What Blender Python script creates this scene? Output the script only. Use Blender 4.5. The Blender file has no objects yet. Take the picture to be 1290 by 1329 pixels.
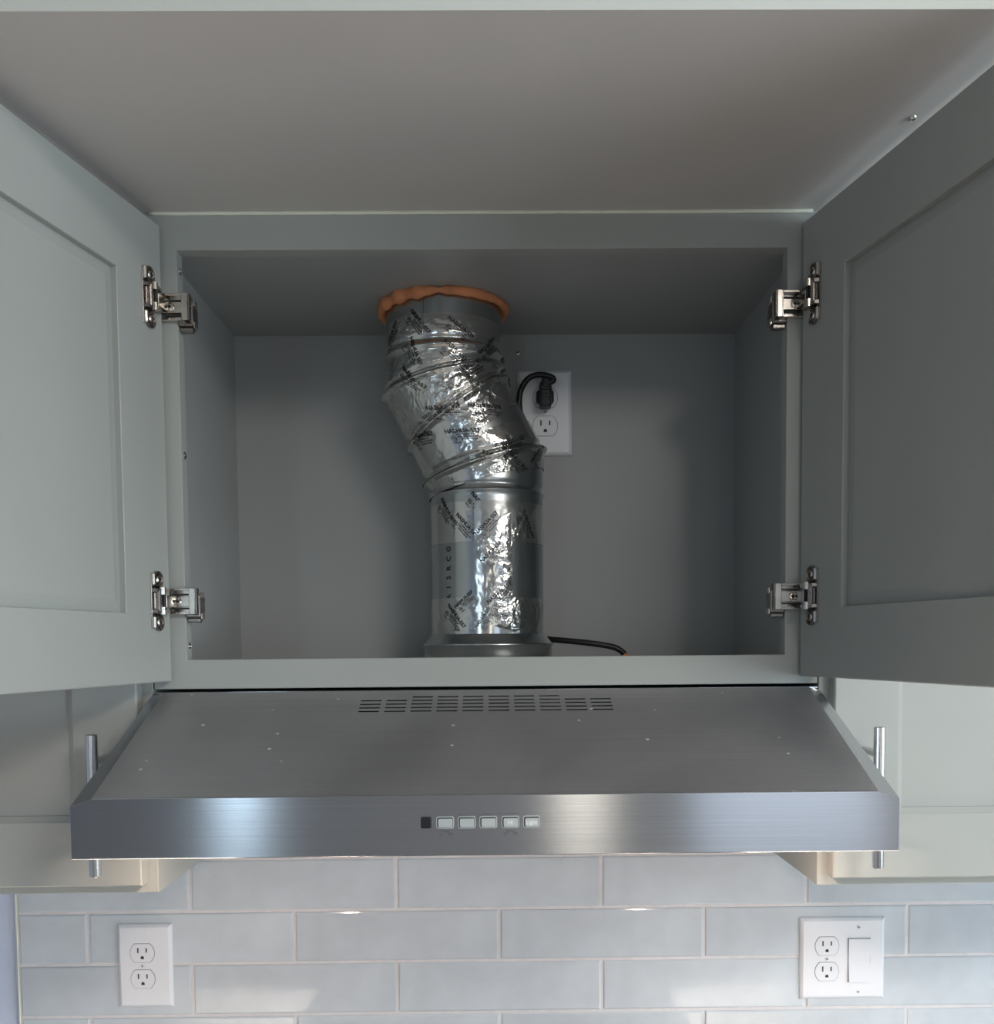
import bpy, bmesh, math, random
from mathutils import Vector, Matrix, noise
random.seed(4)
C = bpy.context.scene.collection
ZC = 1.66            # camera height above the floor; everything is modelled relative to it and lifted at the end

# ------------------------------------------------------------------ camera
PITCH, YAW, ROLL = -0.0529, -0.0098, 0.0088
cam = bpy.data.cameras.new('camera'); cam_o = bpy.data.objects.new('camera', cam); C.objects.link(cam_o)
R3 = Matrix.Rotation(YAW, 3, 'Z') @ Matrix.Rotation(PITCH, 3, 'X') @ Matrix.Rotation(ROLL, 3, 'Y')
m = Matrix.Identity(4)
cx_, cy_, cz_ = R3 @ Vector((1, 0, 0)), R3 @ Vector((0, 0, 1)), -(R3 @ Vector((0, 1, 0)))
for i in range(3):
    m[i][0], m[i][1], m[i][2] = cx_[i], cy_[i], cz_[i]
m.translation = (0.0075, -1.4161, 0)
cam_o.matrix_world = m
cam.sensor_fit = 'HORIZONTAL'; cam.sensor_width = 36
cam.lens = 1234.35 / 1290 * 36
cam.shift_x = -7.67 / 1290
cam.shift_y = (899.9 - 664.5) / 1290
cam.clip_start = 0.02
bpy.context.scene.camera = cam_o

# ------------------------------------------------------------------ view, world
vs = bpy.context.scene.view_settings
bpy.context.scene.display_settings.display_device = 'sRGB'
vs.view_transform = 'Standard'; vs.look = 'None'; vs.exposure = 0.50; vs.gamma = 1.0; vs.use_curve_mapping = False
w = bpy.data.worlds.new('world'); bpy.context.scene.world = w; w.use_nodes = True
bg = w.node_tree.nodes['Background']; bg.inputs[0].default_value = (0.62, 0.78, 1, 1); bg.inputs[1].default_value = 0.6

# window and doorway light (placed in the openings of the room's walls)
def area(name, loc, rot, sx, sy, power, col):
    l = bpy.data.lights.new(name, 'AREA'); l.shape = 'RECTANGLE'; l.size = sx; l.size_y = sy
    l.energy = power; l.color = col
    o = bpy.data.objects.new(name, l); o.location = loc; o.rotation_euler = rot; C.objects.link(o); return o
PI = math.pi
RX, BY, LX = 2.3, -4.6, -2.6          # room walls
area('window_light_right', (RX + .02, -1.85, -.12), (0, PI / 2, 0), 1.1, 1.5, 32, (.76, .90, 1))
area('window_light_behind', (-1.30, BY - .02, -.05), (PI / 2, 0, 0), .26, 1.3, 4.2, (.66, .86, 1))
area('doorway_light_behind', (.46, BY - .02, -.25), (PI / 2, 0, 0), .26, 1.5, 1.8, (1, .86, .62))
area('patio_light_behind', (1.55, BY - .02, -.35), (PI / 2, 0, 0), 1.0, 1.5, 1.4, (.80, .91, 1))
area('ceiling_light', (.95, -2.0, .765), (0, 0, 0), .7, .6, 27, (1, .95, .90))

# ------------------------------------------------------------------ materials
def nodes(name):
    mt = bpy.data.materials.new(name); mt.use_nodes = True
    return mt, mt.node_tree, mt.node_tree.nodes['Principled BSDF']
def lin(c):
    return tuple((x / 12.92 if x <= .04045 else ((x + .055) / 1.055) ** 2.4) for x in c)
def mat(name, col, rough=.5, metal=0, spec=.5, noise_scale=0, var=0, bump=0, bump_scale=60, coord='Object', stretch=(1, 1, 1), rvar=0, rand=0):
    mt, nt, b = nodes(name)
    b.inputs['Roughness'].default_value = rough; b.inputs['Metallic'].default_value = metal
    b.inputs['Specular IOR Level'].default_value = spec
    b.inputs['Base Color'].default_value = (*col, 1)
    N, L = nt.nodes, nt.links
    tc = N.new('ShaderNodeTexCoord'); mp = N.new('ShaderNodeMapping'); mp.inputs['Scale'].default_value = stretch
    L.new(tc.outputs[coord], mp.inputs[0])
    if var or rvar:
        n = N.new('ShaderNodeTexNoise'); n.inputs['Scale'].default_value = noise_scale; n.inputs['Detail'].default_value = 5
        L.new(mp.outputs[0], n.inputs['Vector'])
        if var:
            mr = N.new('ShaderNodeMapRange'); mr.inputs[1].default_value = .3; mr.inputs[2].default_value = .7
            mr.inputs[3].default_value = 1 - var; mr.inputs[4].default_value = 1 + var
            L.new(n.outputs[0], mr.inputs[0])
            hs = N.new('ShaderNodeHueSaturation'); hs.inputs['Color'].default_value = (*col, 1)
            L.new(mr.outputs[0], hs.inputs['Value']); L.new(hs.outputs[0], b.inputs['Base Color'])
            if rand:
                oi = N.new('ShaderNodeObjectInfo'); m2 = N.new('ShaderNodeMapRange')
                m2.inputs[3].default_value = 1 - rand; m2.inputs[4].default_value = 1 + rand
                L.new(oi.outputs['Random'], m2.inputs[0])
                mu = N.new('ShaderNodeMath'); mu.operation = 'MULTIPLY'
                L.new(mr.outputs[0], mu.inputs[0]); L.new(m2.outputs[0], mu.inputs[1]); L.new(mu.outputs[0], hs.inputs['Value'])
        if rvar:
            m3 = N.new('ShaderNodeMapRange'); m3.inputs[3].default_value = max(.02, rough - rvar); m3.inputs[4].default_value = rough + rvar
            L.new(n.outputs[0], m3.inputs[0]); L.new(m3.outputs[0], b.inputs['Roughness'])
    if bump:
        n2 = N.new('ShaderNodeTexNoise'); n2.inputs['Scale'].default_value = bump_scale; n2.inputs['Detail'].default_value = 4
        L.new(mp.outputs[0], n2.inputs['Vector'])
        bp = N.new('ShaderNodeBump'); bp.inputs['Strength'].default_value = 1; bp.inputs['Distance'].default_value = bump
        L.new(n2.outputs[0], bp.inputs['Height']); L.new(bp.outputs[0], b.inputs['Normal'])
    return mt

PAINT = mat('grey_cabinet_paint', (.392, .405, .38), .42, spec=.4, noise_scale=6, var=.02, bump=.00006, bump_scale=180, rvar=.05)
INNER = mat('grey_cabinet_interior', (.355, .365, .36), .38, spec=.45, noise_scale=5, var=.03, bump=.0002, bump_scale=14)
SOFFIT = mat('warm_grey_soffit_paint', (.57, .55, .53), .55, noise_scale=3, var=.02, bump=.0003, bump_scale=90)
FASCIA = mat('off_white_wall_paint', (.66, .67, .62), .6, noise_scale=3, var=.02, bump=.0003, bump_scale=90)
WALLP = mat('pale_blue_grey_wall_paint', (.60, .66, .80), .6, noise_scale=3, var=.02, bump=.0003, bump_scale=120)
ROOMW = mat('room_wall_paint', (.42, .42, .43), .7, noise_scale=2, var=.03)
ROOMC = mat('room_ceiling_paint', (.60, .60, .58), .8, noise_scale=2, var=.02)
FLOORM = mat('wood_floor', (.36, .32, .28), .4, noise_scale=3, var=.15, stretch=(1, 8, 1))
GROUT = mat('grey_grout', (.70, .68, .68), .8, noise_scale=80, var=.05, bump=.0005, bump_scale=300)
TILE = mat('glazed_grey_tile', (.59, .635, .675), .07, spec=.5, noise_scale=14, var=.07, bump=.0011, bump_scale=9, rand=.045, rvar=.05)
PLASTIC = mat('white_plastic', (.83, .84, .87), .3, spec=.5, noise_scale=10, var=.01)
SLOTM = mat('dark_slot', (.03, .03, .03), .6)
GAPM = mat('shadow_gap_grey', (.25, .25, .25), .6)
BLACK = mat('black_rubber', (.008, .008, .009), .45, noise_scale=20, var=.1)
NICKEL = mat('nickel_plated_steel', (.66, .61, .55), .2, 1, noise_scale=60, var=.08, rvar=.08)
DARKNICKEL = mat('dark_nickel_steel', (.30, .27, .25), .28, 1, noise_scale=60, var=.1, rvar=.08)
HANDLEM = mat('brushed_handle_steel', (.68, .66, .63), .2, 1, noise_scale=40, var=.04, rvar=.05)
GALV = mat('galvanised_steel', (.50, .525, .53), .24, 1, noise_scale=18, var=.12, bump=.00008, bump_scale=14, rvar=.05, stretch=(1, 1, .5))
FOAM = mat('orange_fire_foam', (.72, .29, .14), .7, spec=.25, noise_scale=40, var=.18, bump=.0015, bump_scale=120)
CAULK = mat('off_white_caulk', (.78, .78, .66), .5, noise_scale=40, var=.04, bump=.0004, bump_scale=120)
PRINT = mat('black_tape_print', (.02, .02, .022), .45, noise_scale=200, var=.2)
WHITEPRINT = mat('white_print', (.9, .9, .85), .5)
GREYPRINT = mat('grey_print', (.10, .10, .105), .5)
BUTTON = mat('silver_button', (.62, .66, .65), .32, .55, noise_scale=50, var=.03)
FILTERM = mat('aluminium_filter', (.5, .5, .5), .35, 1, noise_scale=200, var=.2, bump=.001, bump_scale=400)
COUNTER = mat('pale_countertop', (.76, .75, .73), .25, noise_scale=30, var=.08)
COOKTOP = mat('black_cooktop', (.02, .02, .02), .15)

def steel(name, base, rough, scale, aniso, dust=0, tan=(0, 0, 1)):
    mt, nt, b = nodes(name); N, L = nt.nodes, nt.links
    b.inputs['Metallic'].default_value = 1; b.inputs['Anisotropic'].default_value = aniso
    tc = N.new('ShaderNodeTexCoord'); mp = N.new('ShaderNodeMapping'); mp.inputs['Scale'].default_value = scale
    L.new(tc.outputs['Object'], mp.inputs[0])
    n = N.new('ShaderNodeTexNoise'); n.inputs['Scale'].default_value = 1; n.inputs['Detail'].default_value = 4
    L.new(mp.outputs[0], n.inputs['Vector'])
    cl = N.new('ShaderNodeTexNoise'); cl.inputs['Scale'].default_value = 9; cl.inputs['Detail'].default_value = 5
    L.new(tc.outputs['Object'], cl.inputs['Vector'])
    mr = N.new('ShaderNodeMapRange'); mr.inputs[1].default_value = .25; mr.inputs[2].default_value = .75
    mr.inputs[3].default_value = rough - (.05 if dust else .01); mr.inputs[4].default_value = rough + (.08 if dust else .01)
    L.new(cl.outputs[0], mr.inputs[0]); L.new(mr.outputs[0], b.inputs['Roughness'])
    m2 = N.new('ShaderNodeMapRange'); m2.inputs[3].default_value = .86; m2.inputs[4].default_value = 1.14
    L.new(n.outputs[0], m2.inputs[0])
    hs = N.new('ShaderNodeHueSaturation'); hs.inputs['Color'].default_value = (*base, 1); 
    m5 = N.new('ShaderNodeMapRange'); m5.inputs[1].default_value = .3; m5.inputs[2].default_value = .7
    m5.inputs[3].default_value = .88 if dust else .99; m5.inputs[4].default_value = 1.12 if dust else 1.01
    cl2 = N.new('ShaderNodeTexNoise'); cl2.inputs['Scale'].default_value = 4.5; cl2.inputs['Detail'].default_value = 6; cl2.inputs['Distortion'].default_value = .8
    L.new(tc.outputs['Object'], cl2.inputs['Vector']); L.new(cl2.outputs[0], m5.inputs[0])
    m6 = N.new('ShaderNodeMath'); m6.operation = 'MULTIPLY'; L.new(m2.outputs[0], m6.inputs[0]); L.new(m5.outputs[0], m6.inputs[1]); L.new(m6.outputs[0], hs.inputs['Value'])
    out = hs.outputs[0]
    if dust:
        v = N.new('ShaderNodeTexVoronoi'); v.inputs['Scale'].default_value = 60
        L.new(tc.outputs['Object'], v.inputs['Vector'])
        m4 = N.new('ShaderNodeMapRange'); m4.inputs[1].default_value = .13; m4.inputs[2].default_value = .08
        m4.inputs[3].default_value = 0; m4.inputs[4].default_value = 1
        L.new(v.outputs['Distance'], m4.inputs[0])
        gt = N.new('ShaderNodeMath'); gt.operation = 'GREATER_THAN'; gt.inputs[1].default_value = .86
        sp = N.new('ShaderNodeSeparateColor'); L.new(v.outputs['Color'], sp.inputs[0]); L.new(sp.outputs[0], gt.inputs[0])
        mu = N.new('ShaderNodeMath'); mu.operation = 'MULTIPLY'; L.new(m4.outputs[0], mu.inputs[0]); L.new(gt.outputs[0], mu.inputs[1])
        mx = N.new('ShaderNodeMix'); mx.data_type = 'RGBA'; mx.inputs[7].default_value = (.6, .6, .57, 1)
        L.new(mu.outputs[0], mx.inputs[0]); L.new(out, mx.inputs[6]); out = mx.outputs[2]
        sb = N.new('ShaderNodeMath'); sb.operation = 'SUBTRACT'; sb.inputs[0].default_value = 1; L.new(mu.outputs[0], sb.inputs[1])
        sb.inputs[0].default_value = .62; sb.use_clamp = True; L.new(sb.outputs[0], b.inputs['Metallic'])
    L.new(out, b.inputs['Base Color'])
    bp = N.new('ShaderNodeBump'); bp.inputs['Distance'].default_value = .00004; bp.inputs['Strength'].default_value = 1
    L.new(n.outputs[0], bp.inputs['Height']); L.new(bp.outputs[0], b.inputs['Normal'])
    t = N.new('ShaderNodeCombineXYZ'); 
    for i in range(3): t.inputs[i].default_value = tan[i]
    L.new(t.outputs[0], b.inputs['Tangent'])
    return mt
STEEL = steel('brushed_stainless_steel', (.56, .57, .595), .19, (3, 900, 900), .95)
STEELTOP = steel('dusty_stainless_steel', (.35, .345, .35), .42, (3, 700, 700), .3, dust=1, tan=(0, 1, 0))

def foil():
    mt, nt, b = nodes('crinkled_foil_tape'); N, L = nt.nodes, nt.links
    b.inputs['Metallic'].default_value = 1; b.inputs['Base Color'].default_value = (.66, .66, .64, 1)
    b.inputs['Roughness'].default_value = .16
    tc = N.new('ShaderNodeTexCoord')
    wn = N.new('ShaderNodeTexNoise'); wn.inputs['Scale'].default_value = 22; wn.inputs['Detail'].default_value = 3
    L.new(tc.outputs['Object'], wn.inputs['Vector'])
    ad = N.new('ShaderNodeMix'); ad.data_type = 'RGBA'; ad.inputs[0].default_value = .05
    L.new(tc.outputs['Object'], ad.inputs[6]); L.new(wn.outputs['Color'], ad.inputs[7])
    v = N.new('ShaderNodeTexVoronoi'); v.inputs['Scale'].default_value = 85; v.feature = 'F1'
    L.new(ad.outputs[2], v.inputs['Vector'])
    v2 = N.new('ShaderNodeTexNoise'); v2.inputs['Scale'].default_value = 150; v2.inputs['Detail'].default_value = 3
    L.new(ad.outputs[2], v2.inputs['Vector'])
    mk = N.new('ShaderNodeTexNoise'); mk.inputs['Scale'].default_value = 13; mk.inputs['Detail'].default_value = 1
    L.new(tc.outputs['Object'], mk.inputs['Vector'])
    mr = N.new('ShaderNodeMapRange'); mr.inputs[1].default_value = .50; mr.inputs[2].default_value = .64
    L.new(mk.outputs[0], mr.inputs[0])
    a = N.new('ShaderNodeMath'); a.operation = 'ADD'; L.new(v.outputs['Distance'], a.inputs[0]); L.new(v2.outputs[0], a.inputs[1])
    mu = N.new('ShaderNodeMath'); mu.operation = 'MULTIPLY'; L.new(a.outputs[0], mu.inputs[0]); L.new(mr.outputs[0], mu.inputs[1])
    bp = N.new('ShaderNodeBump'); bp.inputs['Strength'].default_value = 1; bp.inputs['Distance'].default_value = .0017
    L.new(mu.outputs[0], bp.inputs['Height']); L.new(bp.outputs[0], b.inputs['Normal'])
    return mt
FOIL = foil()
def emit(name, col, s):
    mt, nt, b = nodes(name); b.inputs['Base Color'].default_value = (*col, 1)
    b.inputs['Emission Color'].default_value = (*col, 1); b.inputs['Emission Strength'].default_value = s; return mt
LAMP = emit('warm_lamp_lens', (1, .76, .60), 160)

# ------------------------------------------------------------------ mesh helpers
def finish(bm, name, mats, parent=None, smooth=False, recalc=True, angle=None):
    if recalc: bmesh.ops.recalc_face_normals(bm, faces=bm.faces)
    me = bpy.data.meshes.new(name); bm.to_mesh(me); bm.free()
    for mm in (mats if isinstance(mats, (list, tuple)) else [mats]): me.materials.append(mm)
    if smooth:
        for p in me.polygons: p.use_smooth = True
        if angle:
            me.set_sharp_from_angle(angle=angle)
    o = bpy.data.objects.new(name, me); C.objects.link(o)
    if parent is not None: put(o, parent)
    return o
def put(o, parent):
    """parent o, whose geometry is in scene coordinates, keeping it in place"""
    o.parent = parent
    if not parent.get('_local'):
        p, off = parent, Vector((0, 0, 0))
        while p is not None:
            off += p.location; p = p.parent
        o.location = -off
def box(bm, x0, x1, y0, y1, z0, z1, bev=0, seg=1, mi=0):
    t = bmesh.new(); bmesh.ops.create_cube(t, size=1)
    for v in t.verts:
        v.co = Vector((x0 + (v.co.x + .5) * (x1 - x0), y0 + (v.co.y + .5) * (y1 - y0), z0 + (v.co.z + .5) * (z1 - z0)))
    if bev: bmesh.ops.bevel(t, geom=t.edges[:], offset=bev, segments=seg, affect='EDGES', profile=.5)
    merge(bm, t, mi)
def merge(bm, t, mi=0, M=None):
    vm = {}
    for v in t.verts: vm[v] = bm.verts.new(M @ v.co if M else v.co)
    for f in t.faces:
        try: nf = bm.faces.new([vm[v] for v in f.verts]); nf.material_index = mi; nf.smooth = f.smooth
        except ValueError: pass
    t.free()
def boxo(name, b, mt, parent=None, bev=0, seg=1):
    bm = bmesh.new(); box(bm, *b, bev=bev, seg=seg); return finish(bm, name, mt, parent)
def loops(bm, L, cap=True, close=False, f=lambda x, n, z: Vector((x, n, z)), mi=0):
    """rectangular loops (x0,x1,z0,z1,n) joined in order; mitred corners"""
    rows = [[bm.verts.new(f(*p)) for p in ((a, n, c), (b, n, c), (b, n, d), (a, n, d))] for a, b, c, d, n in L]
    for A, B in zip(rows, rows[1:]):
        for i in range(4):
            bm.faces.new((A[i], A[(i + 1) % 4], B[(i + 1) % 4], B[i])).material_index = mi
    if cap: bm.faces.new(rows[-1]).material_index = mi
    if close:
        A, B = rows[-1], rows[0]
        for i in range(4): bm.faces.new((A[i], A[(i + 1) % 4], B[(i + 1) % 4], B[i])).material_index = mi
def lathe(bm, prof, c, axis='Z', n=48, mi=0, cap=False):
    rows = []
    for r, h in prof:
        row = []
        for k in range(n):
            a = 2 * PI * k / n
            if axis == 'Z': p = (c[0] + r * math.cos(a), c[1] + r * math.sin(a), c[2] + h)
            elif axis == 'Y': p = (c[0] + r * math.cos(a), c[1] + h, c[2] + r * math.sin(a))
            else: p = (c[0] + h, c[1] + r * math.cos(a), c[2] + r * math.sin(a))
            row.append(bm.verts.new(p))
        rows.append(row)
    for A, B in zip(rows, rows[1:]):
        for k in range(n): bm.faces.new((A[k], A[(k + 1) % n], B[(k + 1) % n], B[k])).material_index = mi
    if cap:
        bm.faces.new(rows[0]).material_index = mi; bm.faces.new(rows[-1]).material_index = mi
def prism(bm, pts, f0, f1, mi=0):
    """polygon pts (2d) between mappings f0 and f1"""
    A = [bm.verts.new(f0(*p)) for p in pts]; B = [bm.verts.new(f1(*p)) for p in pts]; n = len(pts)
    bm.faces.new(A).material_index = mi; bm.faces.new(B[::-1]).material_index = mi
    for i in range(n): bm.faces.new((A[i], A[(i + 1) % n], B[(i + 1) % n], B[i])).material_index = mi
def yprism(bm, pts, y0, y1, mi=0): prism(bm, pts, lambda a, b: (a, y0, b), lambda a, b: (a, y1, b), mi)
def catmull(P, n=10):
    P = [Vector(p) for p in P]; P = [2 * P[0] - P[1]] + P + [2 * P[-1] - P[-2]]; out = []
    for i in range(1, len(P) - 2):
        for k in range(n):
            t = k / n; a, b, c, d = P[i - 1:i + 3]
            out.append(.5 * ((2 * b) + (c - a) * t + (2 * a - 5 * b + 4 * c - d) * t * t + (3 * b - a - 3 * c + d) * t ** 3))
    out.append(P[-2]); return out
def tube(bm, pts, rad, n=14, mi=0, flat=1):
    rows = []; up = Vector((0, 0, 1)); prev = None
    for i, p in enumerate(pts):
        t = (pts[min(i + 1, len(pts) - 1)] - pts[max(i - 1, 0)]).normalized()
        if prev is None: u = t.cross(up if abs(t.z) < .9 else Vector((1, 0, 0))).normalized()
        else: u = (prev - t * prev.dot(t)).normalized()
        prev = u; v = t.cross(u); r = rad(i / (len(pts) - 1)) if callable(rad) else rad
        rows.append([bm.verts.new(p + r * (u * math.cos(2 * PI * k / n) + v * math.sin(2 * PI * k / n) * flat)) for k in range(n)])
    for A, B in zip(rows, rows[1:]):
        for k in range(n): bm.faces.new((A[k], A[(k + 1) % n], B[(k + 1) % n], B[k])).material_index = mi
    bm.faces.new(rows[0]).material_index = mi; bm.faces.new(rows[-1]).material_index = mi
def thing(name, label, cat, loc=(0, 0, 0), group=None):
    o = bpy.data.objects.new(name, None); o.empty_display_size = .05; C.objects.link(o); o.location = loc
    o['label'] = label; o['category'] = cat
    if group: o['group'] = group
    return o
def structure(o): o['kind'] = 'structure'; return o
def text_mesh(s, size, bold=0):
    cu = bpy.data.curves.new('text', 'FONT'); cu.body = s; cu.size = size; cu.resolution_u = 2; cu.offset = bold
    cu.align_x = 'CENTER'; cu.align_y = 'CENTER'
    o = bpy.data.objects.new('text', cu); C.objects.link(o); bpy.context.view_layer.update()
    me = bpy.data.meshes.new_from_object(o.evaluated_get(bpy.context.evaluated_depsgraph_get()))
    vs_ = [v.co.copy() for v in me.vertices]; fs = [tuple(p.vertices) for p in me.polygons]
    bpy.data.objects.remove(o); bpy.data.curves.remove(cu); bpy.data.meshes.remove(me)
    return vs_, fs

# ------------------------------------------------------------------ room shell
ZS, SFY = .4829, -.6628           # underside and front of the soffit
FLZ, CLZ = -1.66, .78
def wall_with_hole(name, axis, pos, t, a0, a1, h, mt):
    """wall plane at x or y = pos (thickness t outward), span a0..a1, holes h=[(a,b,z0,z1)]"""
    bm = bmesh.new(); xs = sorted({a0, a1, *[v for q in h for v in q[:2]]}); zs = sorted({FLZ, CLZ, *[v for q in h for v in q[2:]]})
    for i in range(len(xs) - 1):
        for j in range(len(zs) - 1):
            mx, mz = (xs[i] + xs[i + 1]) / 2, (zs[j] + zs[j + 1]) / 2
            if any(a < mx < b and c < mz < d for a, b, c, d in h): continue
            p0, p1 = min(pos, pos + t), max(pos, pos + t)
            if axis == 'x': box(bm, p0, p1, xs[i], xs[i + 1], zs[j], zs[j + 1])
            else: box(bm, xs[i], xs[i + 1], p0, p1, zs[j], zs[j + 1])
    return structure(finish(bm, name, mt))
wall_back = structure(boxo('wall_back', (LX, RX, 0, .1, FLZ, CLZ), WALLP))
wall_with_hole('wall_right', 'x', RX, .1, BY, 0, [(-2.6, -1.1, -.67, .43)], ROOMW)
wall_with_hole('wall_front', 'y', BY, -.1, LX, RX, [(-1.43, -1.17, -.70, .60), (.33, .59, -1.0, .50), (1.05, 2.05, -1.1, .40)], ROOMW)
structure(boxo('wall_left', (LX - .1, LX, BY, 0, FLZ, CLZ), WALLP))
structure(boxo('floor', (LX, RX, BY, 0, FLZ - .05, FLZ), FLOORM))
structure(boxo('ceiling', (LX, RX, BY, 0, CLZ, CLZ + .05), ROOMC))
def win_frame(name, b, axis):
    bm = bmesh.new(); a0, a1, z0, z1, p = b; wv = .03
    for q in ((a0, a0 + wv, z0, z1), (a1 - wv, a1, z0, z1), (a0 + wv, a1 - wv, z0, z0 + wv), (a0 + wv, a1 - wv, z1 - wv, z1)):
        if axis == 'x': box(bm, p, p + .03, q[0], q[1], q[2], q[3])
        else: box(bm, q[0], q[1], p - .03, p, q[2], q[3])
    return structure(finish(bm, name, FASCIA))
win_frame('window_1', (-2.6, -1.1, -.67, .43, RX - .012), 'x')
win_frame('window_2', (-1.43, -1.17, -.70, .60, BY + .04), 'y')

# soffit above the cabinets, with its drywall screw
soffit = bmesh.new(); box(soffit, LX, RX, SFY, 0, ZS, CLZ)
soffit.faces.ensure_lookup_table()
soffit = structure(finish(soffit, 'ceiling_soffit', [SOFFIT, FASCIA]))
for p in soffit.data.polygons:
    if p.normal.y < -.5: p.material_index = 1
def screw(name, c, nrm, r, parent, mt=NICKEL, cross=True):
    """small cross-head screw: head dome and recess, axis nrm"""
    bm = bmesh.new(); q = Vector(nrm).to_track_quat('Z', 'Y').to_matrix().to_4x4(); q.translation = Vector(c)
    t = bmesh.new(); lathe(t, [(r, -.0005), (r, r * .15), (r * .75, r * .4), (r * .45, r * .45), (r * .3, r * .1), (.00001, r * .05)], (0, 0, 0), n=14); merge(bm, t, 0, q)
    if cross:
        for sx, sy in ((r * .5, r * .1), (r * .1, r * .5)):
            t = bmesh.new(); box(t, -sx, sx, -sy, sy, r * .2, r * .43); merge(bm, t, 1, q)
    return finish(bm, name, [mt, SLOTM], parent)
screw('screw', (.4014, -.5112, ZS), (.3, -.2, -1), .0042, soffit, HANDLEM)
# caulk bead between soffit and cabinet face
bm = bmesh.new(); pts = [Vector((-.372 + i * .0075, -.3252 - .0006 * noise.noise(Vector((i * .35, 0, 0))), ZS - .0016)) for i in range(100)]
tube(bm, pts, .0021, 8); structure(finish(bm, 'trim_1', CAULK, smooth=True))

# ------------------------------------------------------------------ tiled backsplash
PX, PZ, TX, TZ = .3078, .0792, -.1408, -.3186
TL, TR = -.7075, 1.05
bm = bmesh.new(); box(bm, TL, TR, -.0062, 0, TZ - 7 * PZ, TZ + PZ * 1.0)
grout = finish(bm, 'grout_bed', GROUT, wall_back)
bm = bmesh.new(); box(bm, TL - .0022, TL, -.0085, 0, TZ - 7 * PZ, TZ + PZ, .0006)
finish(bm, 'tile_edge_trim', CAULK, wall_back)
cache = {}
def tile(x0, x1, z0, z1):
    wd, hg = round(x1 - x0, 4), round(z1 - z0, 4)
    if (wd, hg) not in cache:
        t = bmesh.new()
        loops(t, [(-wd / 2, wd / 2, -hg / 2, hg / 2, .004), (-wd / 2, wd / 2, -hg / 2, hg / 2, -.0022), (-wd / 2 + .0006, wd / 2 - .0006, -hg / 2 + .0006, hg / 2 - .0006, -.0034), (-wd / 2 + .0022, wd / 2 - .0022, -hg / 2 + .0022, hg / 2 - .0022, -.004)])
        bmesh.ops.recalc_face_normals(t, faces=t.faces)
        me = bpy.data.meshes.new('tile'); t.to_mesh(me); t.free(); me.materials.append(TILE); cache[(wd, hg)] = me
    o = bpy.data.objects.new('tile', cache[(wd, hg)]); C.objects.link(o); o.parent = wall_back
    o.location = ((x0 + x1) / 2, -.0042 + random.uniform(-.0003, .0003), (z0 + z1) / 2)
    o.rotation_euler = (random.uniform(-.004, .004), 0, random.uniform(-.0012, .0012))
G = .0046
for r in range(-1, 7):
    zt = TZ - r * PZ; sh = 0 if r % 2 == 0 else PX / 2
    k = -4
    while k < 6:
        a, b = TX + sh + k * PX, TX + sh + (k + 1) * PX; k += 1
        a2, b2 = max(a, TL) + G / 2, min(b, TR) - G / 2
        if b2 - a2 < .02: continue
        tile(a2, b2, zt - PZ + G / 2, zt - G / 2)

# ------------------------------------------------------------------ lower surroundings (below the frame; they show as reflections)
structure(boxo('countertop_left', (-1.2, -.384, -.635, 0, -.782, -.745), COUNTER, bev=.003))  # unseen countertop left of the range, added for its reflection in the tiles
structure(boxo('countertop_right', (.384, RX, -.635, 0, -.782, -.745), COUNTER, bev=.003))  # unseen countertop on the right, likewise added for its reflection
structure(boxo('cooktop', (-.38, .38, -.64, -.01, -.782, -.742), COOKTOP, bev=.003))  # unseen dark cooktop added between the two countertops
structure(boxo('base_cabinets', (-1.2, RX, -.60, 0, FLZ, -.782), ROOMW))  # plain unseen block standing in for the base cabinets

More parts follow.
